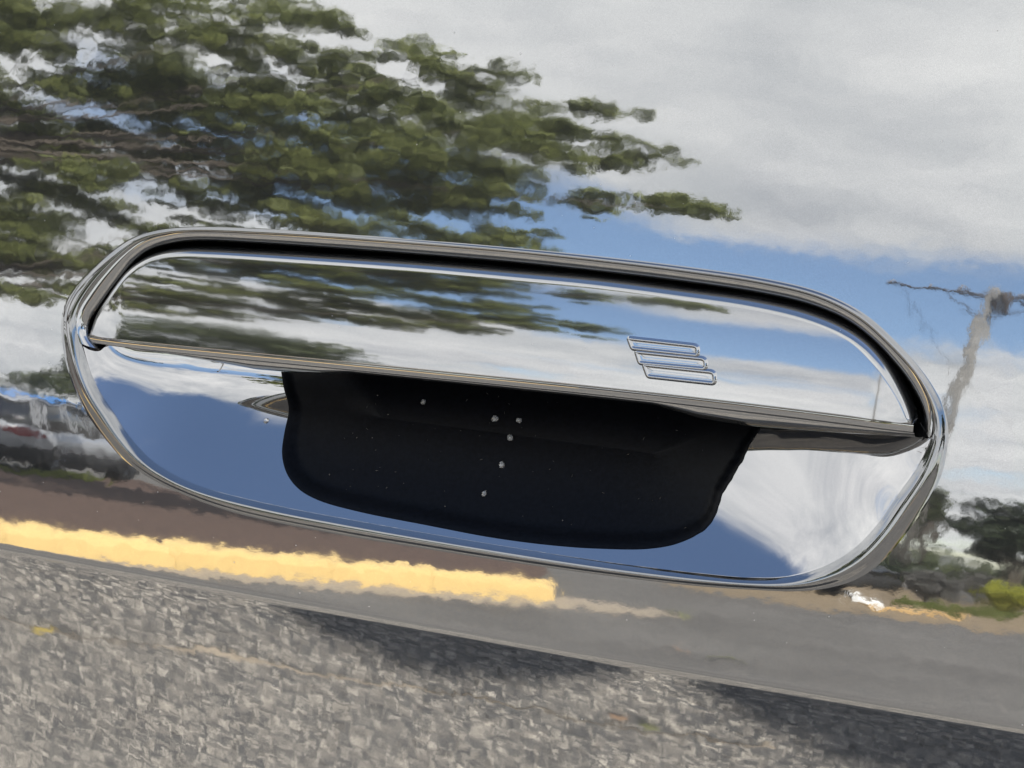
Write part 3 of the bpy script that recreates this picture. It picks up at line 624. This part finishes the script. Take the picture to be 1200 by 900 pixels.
CLUMPS = [(-7.81,-7.22,5.70,0.32,0.32),(-7.32,-7.28,5.70,0.26,0.31),(-7.27,-8.16,6.48,0.29,0.29),(-6.69,-7.95,5.99,0.27,0.24),(-6.18,-8.09,5.92,0.27,0.22),(-6.24,-8.94,6.25,0.23,0.22),(-6.39,-10.18,7.19,0.18,0.19),(-8.03,-8.71,5.60,0.30,0.29),(-7.63,-8.93,5.90,0.36,0.36),(-6.44,-8.33,5.50,0.33,0.33),(-6.40,-9.20,5.89,0.30,0.30),(-5.75,-8.93,5.85,0.23,0.23),(-5.34,-8.90,6.13,0.25,0.15),(-4.90,-8.97,6.21,0.16,0.18),(-5.12,-9.13,5.94,0.28,0.19),(-8.59,-8.59,5.09,0.30,0.29),(-7.97,-8.85,4.96,0.24,0.23),(-7.57,-9.10,5.20,0.30,0.29),(-7.12,-9.41,5.41,0.37,0.30),(-5.89,-8.63,4.99,0.27,0.24),(-5.65,-9.08,5.26,0.28,0.23),(-5.56,-9.92,5.83,0.30,0.25),(-5.27,-10.33,6.26,0.31,0.18),(-5.01,-10.74,6.69,0.29,0.09),(-8.40,-8.64,4.48,0.30,0.23),(-6.88,-7.64,3.92,0.26,0.18),(-7.19,-8.85,4.54,0.20,0.20),(-6.83,-9.28,4.73,0.30,0.23),(-6.17,-9.27,4.75,0.35,0.23),(-5.36,-8.91,4.73,0.33,0.22),(-5.25,-9.71,5.21,0.35,0.21),(-4.44,-9.16,5.21,0.33,0.13),(-4.71,-11.07,6.13,0.29,0.10),(-4.40,-11.03,6.13,0.16,0.08),(-7.75,-8.24,3.53,0.34,0.21),(-7.22,-7.99,3.22,0.27,0.18),(-7.76,-9.26,3.91,0.24,0.11),(-6.70,-9.11,4.11,0.29,0.13),(-6.64,-9.96,4.51,0.31,0.17),(-6.14,-10.17,4.80,0.37,0.17),(-5.29,-9.78,4.68,0.35,0.16),(-4.86,-9.76,4.91,0.23,0.10),(-4.47,-10.38,5.07,0.24,0.08),(-3.95,-10.18,5.06,0.29,0.09),(-3.47,-9.73,4.87,0.19,0.10),(-3.44,-10.07,4.98,0.09,0.07),(-5.15,-10.60,4.62,0.28,0.11),(-4.99,-8.79,3.94,0.32,0.11),(-5.46,-8.53,3.81,0.32,0.09),(-7.76,-8.47,2.94,0.26,0.15),(-6.92,-8.17,2.96,0.22,0.12),(-6.38,-9.23,3.68,0.35,0.15),(-5.68,-9.49,3.67,0.34,0.15),(-5.04,-9.51,3.78,0.33,0.13),(-7.39,-9.78,3.25,0.31,0.14),(-4.40,-9.45,3.86,0.22,0.08),(-6.00,-9.16,3.15,0.22,0.11),(-7.85,-7.09,4.65,0.37,0.40),(-8.32,-7.98,3.92,0.40,0.42),(-7.54,-7.64,2.98,0.32,0.24),(-7.87,-7.51,6.71,0.45,0.34),(-8.00,-8.55,7.35,0.37,0.32),(-8.20,-7.07,6.37,0.33,0.33),(-8.78,-7.24,5.95,0.45,0.44),
 (-7.47,-8.20,5.85,0.29,0.28),(-7.52,-7.89,6.10,0.22,0.20),(-7.39,-7.32,5.29,0.21,0.21),(-7.49,-9.32,5.73,0.31,0.24),(-5.91,-8.13,5.06,0.26,0.21),(-6.09,-9.31,5.66,0.29,0.24),(-6.17,-10.27,6.41,0.29,0.21),(-5.89,-8.34,4.61,0.27,0.19),(-6.93,-8.89,4.83,0.29,0.20),(-6.10,-9.60,5.17,0.30,0.21),(-5.06,-8.73,4.91,0.27,0.19),(-5.01,-9.59,5.55,0.23,0.16),(-7.51,-8.87,4.76,0.24,0.17),(-7.64,-8.05,4.56,0.22,0.19),(-6.70,-9.51,4.55,0.30,0.18),(-5.57,-8.74,4.33,0.27,0.17),(-5.24,-9.13,4.62,0.28,0.15),(-4.76,-9.07,4.60,0.22,0.13),(-6.81,-8.86,4.26,0.23,0.13),(-8.07,-9.05,4.07,0.30,0.14),(-4.94,-10.14,6.05,0.30,0.11),(-4.73,-10.68,5.83,0.25,0.09),(-4.89,-9.67,5.17,0.23,0.08),(-7.50,-9.02,3.31,0.24,0.18),(-6.99,-7.61,2.43,0.21,0.11),(-4.82,-9.48,4.03,0.33,0.11),(-5.57,-10.05,3.78,0.36,0.11),(-6.13,-9.87,3.50,0.36,0.14),(-6.37,-8.94,3.23,0.34,0.15),(-4.27,-9.25,3.59,0.26,0.07),(-4.81,-9.44,3.40,0.33,0.07),(-6.50,-8.29,2.65,0.27,0.14),(-4.15,-9.76,3.91,0.22,0.06),(-7.07,-9.45,7.28,0.32,0.24),(-6.58,-8.15,6.53,0.25,0.23),(-7.84,-9.11,5.71,0.31,0.24),(-8.82,-8.21,6.07,0.30,0.29),
 (-7.93,-8.46,4.02,0.23,0.15),(-7.77,-8.90,4.28,0.24,0.13),(-7.56,-8.32,4.43,0.23,0.15),(-7.84,-8.04,4.48,0.22,0.15),(-7.20,-8.26,2.93,0.22,0.12),(-7.75,-9.52,3.16,0.25,0.11),(-7.18,-7.99,2.48,0.22,0.09),(-6.31,-8.25,3.14,0.27,0.12),(-6.12,-8.68,2.85,0.27,0.12),(-5.88,-8.83,3.49,0.27,0.12),(-5.65,-9.14,3.76,0.28,0.13),(-5.25,-9.22,3.25,0.33,0.09),(-6.07,-8.31,3.36,0.21,0.12),(-6.70,-8.45,3.54,0.22,0.10),(-7.34,-7.91,3.06,0.22,0.14),(-7.50,-8.49,5.25,0.23,0.18),(-7.39,-7.52,4.94,0.21,0.14)]
def big_tree():
    base = Vector((-9.0, -6.6, 0))
    t = empty('broadleaf_tree', base, label='large broadleaf tree spreading its branches over the left of the car park', cat='tree')
    m = MB(); fork = Vector((.1, -.2, 2.2))
    m.tube([(0, 0, 0), (.02, -.05, .8), (.05, -.1, 1.6), fork, (.25, -.4, 4), (.4, -.6, 6.2)], [.24, .19, .17, .15, .10, .04], 10); m.build('trunk', M['bark'], t, True)
    l = MB(); fork2 = Vector((.25, -.4, 4))
    for i, (x, y, z, rx, rz) in enumerate(CLUMPS):
        e = Vector((x, y, z)) - base
        f = fork if z < 4.4 else fork2
        if i % 3: continue
        mid = f.lerp(e, .5) + Vector((random.uniform(-.2, .2), random.uniform(-.2, .2), -.25 + random.uniform(-.1, .2)))
        l.tube([f, f.lerp(mid, .5) + Vector((0, 0, -.06)), mid, mid.lerp(e, .55) + Vector((0, 0, -.04)), e], [.036, .028, .018, .010, .004], 6)
    l.build('limbs', M['bark'], t, True)
    mv, mf = [], []
    for x, y, z, rx, rz in CLUMPS:
        c = Vector((x, y, z)) - base; k = max(70, int(300 * (rx / .3) ** 1.6 * (max(rz, .12) / .2) ** .6))
        leaves(mv, mf, c, (rx * 1.05, rx * 1.05, rz * .9), int(k * .74), .055)
        for _ in range(7):
            o = Vector((random.gauss(0, rx * .75), random.gauss(0, rx * .75), random.gauss(0, rz * .62)))
            q = random.uniform(.28, .5)
            leaves(mv, mf, c + o, (rx * q * 1.25, rx * q * 1.25, rz * q * .8), int(k * .24), .05)
    leaf_obj('crown', mv, mf, M['leaf'], t, kind='stuff')
big_tree()

def tree(name, base, h, rx, rz, m, label, cat='tree', group=None, n=1500, size=.12, trunk=.15, lean=(0, 0), bark=None, nclump=16, tz=.75):
    t = empty(name, base, label=label, cat=cat, group=group)
    k = MB(); k.tube([(0, 0, 0), (lean[0] * .5, lean[1] * .5, h * .3), (lean[0], lean[1], h * .75)], [trunk, trunk * .8, trunk * .25], 8)
    for _ in range(5):
        a = random.uniform(0, 6.28); k.tube([(lean[0] * .5, lean[1] * .5, h * .35), (lean[0] + rx * .6 * math.cos(a), lean[1] + rx * .6 * math.sin(a), h * random.uniform(.5, .85))], [trunk * .4, trunk * .1], 5)
    k.build('trunk', bark or M['bark'], t, True)
    mv, mf = [], []
    for _ in range(nclump):
        a = random.uniform(0, 6.28); q = random.uniform(.2, .8) ** .6
        zz = random.uniform(-.75, .75)
        c = (lean[0] + rx * q * math.cos(a) * (1 - abs(zz) * .5), lean[1] + rx * q * math.sin(a) * (1 - abs(zz) * .5), h - rz + rz * zz)
        leaves(mv, mf, c, (rx * .42, rx * .42, rz * .32), n // nclump, size)
    leaf_obj('crown', mv, mf, m, t, kind='stuff')
    return t
def polar(az, d): return (-math.sin(R(az)) * d, -math.cos(R(az)) * d)
tree('leafy_tree', (*polar(34.2, 45), 0), 7.6, 4.6, 3.1, M['leaf_mid'], 'round leafy tree beyond the parked cars', n=7000, size=.24, nclump=40)
tree('young_tree', (*polar(40.2, 30), 0), 3.0, .8, 1.0, M['leaf_mid'], 'thin grey green tree by the blue van', n=600, size=.12, trunk=.06)
tree('conifer_tree', (*polar(7.0, 27), 0), 3.35, .95, 1.0, M['leaf_dark'], 'dark evergreen tree at the far right beyond the utility pole', n=3500, size=.12, nclump=24)
tree('slim_tree', (*polar(9.95, 28.5), 0), 3.7, .42, 1.2, M['leaf_mid'], 'slim green tree close behind the utility pole', n=1100, size=.11, trunk=.09)
def bush(name, az, d, rx, rz, m, label, cat, n, size, zc=None, stem=True):
    x, y = polar(az, d); t = empty(name, (x, y, 0), label=label, cat=cat)
    k = MB()
    for _ in range(7):
        a = random.uniform(0, 6.28); k.tube([(0, 0, 0), (rx * .5 * math.cos(a), rx * .5 * math.sin(a), rz * 1.3)], [.02, .008], 5)
    k.build('stems', M['bark'], t)
    mv, mf = [], []
    for _ in range(14):
        a = random.uniform(0, 6.28); q = random.uniform(0, .75)
        leaves(mv, mf, (rx * q * math.cos(a), rx * q * math.sin(a), rz * (1 + random.uniform(-.55, .5) * (1 - q * .5))), (rx * .45, rx * .45, rz * .45), n // 14, size)
    leaf_obj('foliage', mv, mf, m, t, kind='stuff')
bush('lime_bush', 7.1, 23.0, .60, .46, M['leaf_lime'], 'bright yellow green bush at the far right', 'bush', 1800, .07)
bush('grey_shrub', 9.5, 22.0, .42, .48, M['leaf_grey'], 'pale grey twiggy shrub left of the yellow green bush', 'shrub', 1500, .06)
bush('grey_green_shrub', 7.6, 25.5, .45, .55, M['leaf_grey'], 'grey green shrub behind the yellow green bush', 'shrub', 1200, .06)
bush('hedge_shrub', 11.2, 26, .8, .55, M['leaf_dark'], 'dark low shrub at the foot of the utility pole', 'shrub', 1500, .08)
def treeline():
    mv, mf = [], []
    for a in np.arange(-25, 75, .55):
        d = random.uniform(62, 78); x, y = polar(a, d); h = random.uniform(1.3, 2.9)
        leaves(mv, mf, (x, y, h * .55), (1.1, 1.1, h * .55), 90, .32)
    leaf_obj('far_treeline', mv, mf, M['leaf_mid'], None, kind='stuff', label='low far line of trees along the horizon', cat='treeline')
treeline()
def grass_patch(name, pts, n, label, h=.09):
    x0, x1 = min(p[0] for p in pts), max(p[0] for p in pts); y0, y1 = min(p[1] for p in pts), max(p[1] for p in pts)
    def inside(x, y):
        c = False; j = len(pts) - 1
        for i in range(len(pts)):
            (xi, yi), (xj, yj) = pts[i], pts[j]
            if (yi > y) != (yj > y) and x < (xj - xi) * (y - yi) / (yj - yi) + xi: c = not c
            j = i
        return c
    V = []; F = []
    while len(F) < n:
        x, y = random.uniform(x0, x1), random.uniform(y0, y1)
        if not inside(x, y): continue
        a = random.uniform(0, 6.28); w = .02; b = len(V); lx, ly = random.gauss(0, .03), random.gauss(0, .03); hh = h * random.uniform(.5, 1.3)
        V += [(x - w * math.cos(a), y - w * math.sin(a), .0), (x + w * math.cos(a), y + w * math.sin(a), .0), (x + lx, y + ly, hh)]; F.append((b, b + 1, b + 2))
    obj(name, V, F, M['grass'], None, False, kind='stuff', label=label, cat='grass')
grass_patch('verge_grass', [(-10.3, -11.6), (-11.1, -14.1), (-10.7, -14.0), (-9.9, -11.6)], 1500, 'thin green grass along the back of the mulch bed', .15)
grass_patch('far_grass', [(-3.5, -18.6), (-2.6, -18.4), (-2.2, -20), (-2.6, -22), (-3.8, -21)], 1800, 'patchy green grass under the shrubs at the far right', .10)
sheet('dirt_verge', [(-4.4, -13.5), (-2.3, -14.6), (-.6, -16.5), (2, -17), (2, -26), (-9, -28), (-6.2, -18)], .004, mat('dry_dirt', (.20, .15, .09), rough=.95, var=.3, vscale=2.5), kind='structure', label='dry dirt verge at the far edge of the asphalt')
def far_kerb():
    m = MB(); a, b = Vector((-3.25, -16.2, 0)), Vector((-2.5, -17.1, 0)); d = (b - a).normalized(); s = Vector((-d.y, d.x, 0))
    prof = [(-.1, 0), (-.09, .05), (-.06, .06), (.06, .06), (.1, .05), (.1, 0)]
    m.loft([[p + s * q + Vector((0, 0, z)) - a for q, z in prof] for p in (a, b)], False, False)
    m.add([p + s * q + Vector((0, 0, z)) - a for p in (a,) for q, z in prof], [tuple(range(6))]); m.add([b + s * q + Vector((0, 0, z)) - a for q, z in prof], [tuple(range(6))[::-1]])
    o = m.build('far_kerb', M['far_kerb'], None, label='short faded orange kerb in front of the far shrubs', cat='kerb'); o.name = 'kerb'; o.location = a
M['far_kerb'] = mat('faded_orange_kerb', (.50, .33, .14), rough=.8, var=.2)
far_kerb()

def pole():
    b = Vector((-4.85, -25.5, 0)); top = Vector((-4.05, -25.4, 9.45))
    t = empty('utility_pole', b, label='leaning timber utility pole with one crossarm at the right', cat='utility pole')
    v = top - b
    MB().tube([(0, 0, 0), v * .5, v], [.13, .115, .095], 12).build('pole_shaft', M['pole'], t, True)
    c = v * .965; d = Vector((math.cos(R(9)), -math.sin(R(9)), -.01))
    MB().tube([c - d * 1.6, c + d * 1.6], .055, 8).build('crossarm', M['pole_dark'], t)
    for k in (-1.55, -.95, -.45, .5, 1.0, 1.55):
        p = c + d * k
        MB().tube([p + Vector((0, 0, .04)), p + Vector((0, 0, .09)), p + Vector((0, 0, .14)), p + Vector((0, 0, .2))], [.02, .06, .05, .03], 8).build('insulator', M['porcelain'], t, True)
    MB().tube([c - d * .8, c - Vector((0, 0, .7))], .02, 5).build('arm_brace', M['pole_dark'], t)
    MB().tube([c + d * .8, c - Vector((0, 0, .7))], .02, 5).build('arm_brace', M['pole_dark'], t)
    MB().tube([c + Vector((.22, .15, -.55)), c + Vector((.22, .15, -.5)), c + Vector((.22, .15, .12)), c + Vector((.22, .15, .18))], [.06, .11, .11, .06], 12).build('transformer', M['pole_dark'], t, True)
    for k in (-1.55, .5, 1.55):
        p = c + d * k + Vector((0, 0, .2))
        MB().tube([p, p + Vector((-.6, -14, -.5)), p + Vector((-1.2, -30, .2))], .008, 4).build('wire', M['pole_dark'], t)
pole()

def make_car(name, base, head, col, label, L=4.5, Wd=1.8, H=1.48, cladding=None, van=False):
    """a parked car: x runs along its length (rear at 0), y across, z up"""
    t = empty(name, (*base, 0), head, label=label, cat='van' if van else 'car')
    pm = mat(name + '_paint', col, rough=.25, spec=.6, var=.04, vscale=3); cm = cladding or pm; hw = Wd / 2
    belt = .95 if not van else 1.15
    def ring(x, z0, z1, w, rnd=.12):
        return [(x, -w + .03, z0), (x, -w, z0 + rnd), (x, -w, z0 + (z1 - z0) * .55), (x, -w + rnd * .5, z1 - rnd * .4), (x, -w + rnd * 1.4, z1), (x, w - rnd * 1.4, z1), (x, w - rnd * .5, z1 - rnd * .4), (x, w, z0 + (z1 - z0) * .55), (x, w, z0 + rnd), (x, w - .03, z0)]
    m = MB().loft([ring(0, .5, belt - .1, hw - .18), ring(.05, .44, belt - .02, hw - .08), ring(.3, .42, belt, hw), ring(L * .62, .42, belt, hw), ring(L * .72, .42, belt - .02, hw), ring(L * .93, .44, belt - .17, hw - .06), ring(L, .48, belt - .30, hw - .2)], True, True); m.build('body', pm, t, True)
    m = MB().loft([ring(.02, .26, .56, hw - .12, .06), ring(.3, .22, .58, hw + .012, .06), ring(L * .92, .22, .52, hw + .012, .06), ring(L - .01, .26, .5, hw - .14, .06)], True, True); m.build('lower_cladding', M['rubber'], t, True)
    a0, a1, b1, b0 = (.12, .45, L * .55, L * .72) if not van else (.05, .15, L * .72, L * .88)
    def cab(x, z, w): return [(x, -w, belt - .03), (x, -w + .10, z * .5 + belt * .5), (x, -w + .2, z), (x, w - .2, z), (x, w - .10, z * .5 + belt * .5), (x, w, belt - .03)]
    m = MB().loft([cab(a0, belt + .02, hw - .1), cab(a1, H - .04, hw - .06), cab((a1 + b1) / 2, H, hw - .06), cab(b1, H - .03, hw - .06), cab(b0, belt + .01, hw - .1)], True, True); m.build('windows', M['glass_dark'], t, True)
    m = MB().loft([[(x, -hw + .24, z), (x, -hw + .30, z + .03), (x, hw - .30, z + .03), (x, hw - .24, z)] for x, z in ((a1 - .06, H - .06), (a1 + .2, H - .005), (b1 - .2, H - .005), (b1 + .08, H - .06))], True, True); m.build('roof', pm, t, True)
    for q in (.0, .5, 1.0):
        for s in (-1, 1):
            x = a1 + (b1 - a1) * q; xx = x + (0 if q == .5 else (-.12 if q == 0 else .2))
            MB().tube([(xx, s * (hw - .065), belt - .02), (x, s * (hw - .245), H - .03)], .03, 6).build('window_pillar', pm, t)
    for s in (-1, 1):
        MB().loft([[(x, s * (hw - .2) + s * dy, z) for x, dy, z in r_] for r_ in ([(-.012, -.16, .72), (.0, .12, .72), (.0, .12, .86), (-.012, -.16, .86)], [(.06, -.16, .72), (.14, .215, .72), (.14, .2, .86), (.06, -.16, .86)])], True, True).build('taillight', M['red'], t)
        MB().loft([[(x, s * (hw - .32) + s * dy, z) for x, dy, z in r_] for r_ in ([(L - .02, -.16, .60), (L - .08, .16, .60), (L - .16, .16, .70), (L - .12, -.16, .68)], [(L - .2, -.16, .60), (L - .3, .22, .60), (L - .3, .22, .70), (L - .25, -.16, .68)])], True, True).build('headlight', M['lamp'], t)
    MB().box((-.022, -.26, .52), (.03, .26, .64)).build('licence_plate', M['white'], t)
    for x in (.78, L - .85):
        for s in (-1, 1):
            c = (x, (-hw - .01) if s < 0 else (hw - .20), .32)
            w = cyl_wheel(c, .32, .21, 1); o = obj('wheel', w[0][2], w[0][3], w[0][1], t, True)
            v = w[1][2] if s < 0 else [(p[0], 2 * (c[1] + .105) - p[1], p[2]) for p in w[1][2]]
            obj('rim', v, w[1][3], w[1][1], o, False)
    return t
M['red'] = mat('red_lens', (.19, .012, .015), rough=.25); M['lamp'] = mat('clear_lamp', (.75, .76, .76), rough=.15, spec=.8); M['white'] = mat('white_plate', (.75, .75, .73), rough=.5)
make_car('silver_car', (-11.5, -12.3), math.atan2(-.93, -.37), (.33, .34, .36), 'silver grey parked car behind the mulch bed, its red rear light showing')
make_car('blue_van', (-17.6, -20.4), math.atan2(-.93, -.45), (.06, .22, .55), 'blue van standing beyond the silver grey car', L=4.9, H=1.95, van=True)
make_car('black_car', (-8.05, -19.0), -.03, (.015, .016, .018), 'black parked car seen from the side at the far edge of the asphalt', L=4.4)

def fallen_leaf(x, y, s, rz, m, label):
    n = 9; V = []; F = []
    for i in range(n):
        u = i / (n - 1); w = .32 * math.sin(math.pi * u ** .8) * s; z = .012 + .012 * math.sin(u * 5) * s * 8
        V += [((u - .5) * s * 2, -w, z + w * .2), ((u - .5) * s * 2, 0, z), ((u - .5) * s * 2, w, z + w * .25)]
    for i in range(n - 1):
        for k in range(2): F.append((3 * i + k, 3 * i + k + 1, 3 * i + k + 4, 3 * i + k + 3))
    o = obj('fallen_leaf', V, F, m, None, True, label=label, cat='leaf', group='fallen leaves on the asphalt'); o.location = (x, y, 0); o.rotation_euler.z = rz

# near asphalt: a line of pale sand, fallen leaves, a white block by the far verge
def sand_line():
    V = []; F = []; xs = np.arange(-1.20, -.20, .006); ph = 0.0
    for i, x in enumerate(xs):
        y = -.803 + .006 * math.sin(x * 21) + .003 * math.sin(x * 83); w = .009 * (.0 + 1.0 * max(0, math.sin(x * 9.5 + 2.2))) * random.uniform(.6, 1.3) * (.9 if x < -.76 else .32)
        V += [(x, y - w, .0045), (x, y, .0075), (x, y + w, .0045)]
        if i: b = 3 * (i - 1); F += [(b, b + 3, b + 4, b + 1), (b + 1, b + 4, b + 5, b + 2)]
    obj('sand_line', V, F, M['sand'], None, True, kind='structure', label='thin line of pale sand on the near asphalt')
sand_line()
fallen_leaf(-1.04, -.80, .022, .3, M['leaf_fallen'], 'yellow leaf lying on the line of sand at the left of the near asphalt')
fallen_leaf(-.352, -.785, .012, .2, M['leaf_brown'], 'small orange leaf on the near asphalt beside a green one')
fallen_leaf(-.322, -.790, .013, -.3, M['leaf_green'], 'small yellow green leaf on the near asphalt beside an orange one')
fallen_leaf(-2.08, -6.72, .07, .4, M['leaf_brown'], 'orange leaf on the smooth far asphalt right of the kerb end')
fallen_leaf(-1.82, -6.57, .10, -.2, M['leaf_green'], 'yellow green leaf on the smooth far asphalt right of the kerb end')
fallen_leaf(-2.95, -9.45, .18, .9, M['leaf_green'], 'green leaf at the tip of the sand drift past the kerb end')
def white_block():
    m = MB(); rows = []
    for x, w, h in ((-.17, .05, .06), (-.15, .09, .11), (-.04, .11, .16), (.09, .10, .13), (.17, .08, .09), (.20, .03, .04)):
        rows.append([(x, -w, 0), (x, -w * .9, h * .7), (x, -w * .5, h), (x, w * .5, h), (x, w * .9, h * .7), (x, w, 0)])
    m.loft(rows, True, True)
    o = m.build('boulder', M['white'], None, False, label='low white boulder in front of the black car', cat='boulder'); o.location = (-3.5, -17.2, 0); o.rotation_euler.z = -.15
white_block()
def back_tree():  # unseen tree, added only to cast lumps of shade on the asphalt
    base = Vector((3.0, 3.1, 0)); t = empty('added_shade_tree', base, label='unseen small tree added behind the car to shade the asphalt beside the door', cat='tree')
    cl = []
    for gx, gy, h, rx, ry, rz in ((-.50, -.68, 4.0, .10, .06, .07), (-.58, -.65, 4.2, .08, .05, .07), (-.42, -.67, 3.9, .06, .045, .06), (-.08, -.70, 3.8, .10, .08, .08), (.04, -.72, 4.0, .10, .10, .08), (-.17, -.67, 4.1, .07, .06, .06), (.16, -.75, 3.9, .10, .10, .10), (.5, -.6, 4.3, .3, .3, .25), (.8, -.3, 4.6, .35, .35, .3), (.6, .3, 4.8, .4, .4, .3)):
        k = h / SUN_DIR.z; cl.append((Vector((gx, gy, 0)) + SUN_DIR * k - base, rx, ry, rz))
    m = MB(); m.tube([(0, 0, 0), (-.05, -.05, 1.5), (-.15, -.2, 2.8), (-.3, -.5, 4.0)], [.10, .08, .06, .02], 8)
    m.build('trunk', M['bark'], t, True)
    l = MB()
    for c, rx, ry, rz in cl: l.tube([(-.12, -.15, 2.4), Vector((-.2, -.3, 3.0)).lerp(c, .5), c], [.03, .015, .005], 5)
    l.build('limbs', M['bark'], t, True)
    mv, mf = [], []
    for c, rx, ry, rz in cl: leaves(mv, mf, c, (rx * 1.2, ry * 1.2, rz), int(700 * (rx / .1) ** 1.2), .035, 1.0)
    leaf_obj('crown', mv, mf, M['leaf'], t, kind='stuff')
back_tree()

for i, az in enumerate((62, 71, 80, 90, 101, -22, -34, -47, -60, -75, -90)):
    d = 26 + 5 * math.sin(i * 2.1)
    tree('row_tree', (*polar(az, d), 0), 7.6 + 1.3 * math.sin(i * 1.7), 3.2, 3.0, M['leaf_dark'], ('tall dark tree, %s in the row along the left side of the car park' % ('first', 'second', 'third', 'fourth', 'fifth')[i]) if i < 5 else ('tall dark tree, %s in the row along the right side of the car park' % ('first', 'second', 'third', 'fourth', 'fifth', 'sixth')[i - 5]), group='tall dark trees at the sides of the car park', n=2600, size=.26, nclump=22, trunk=.2)
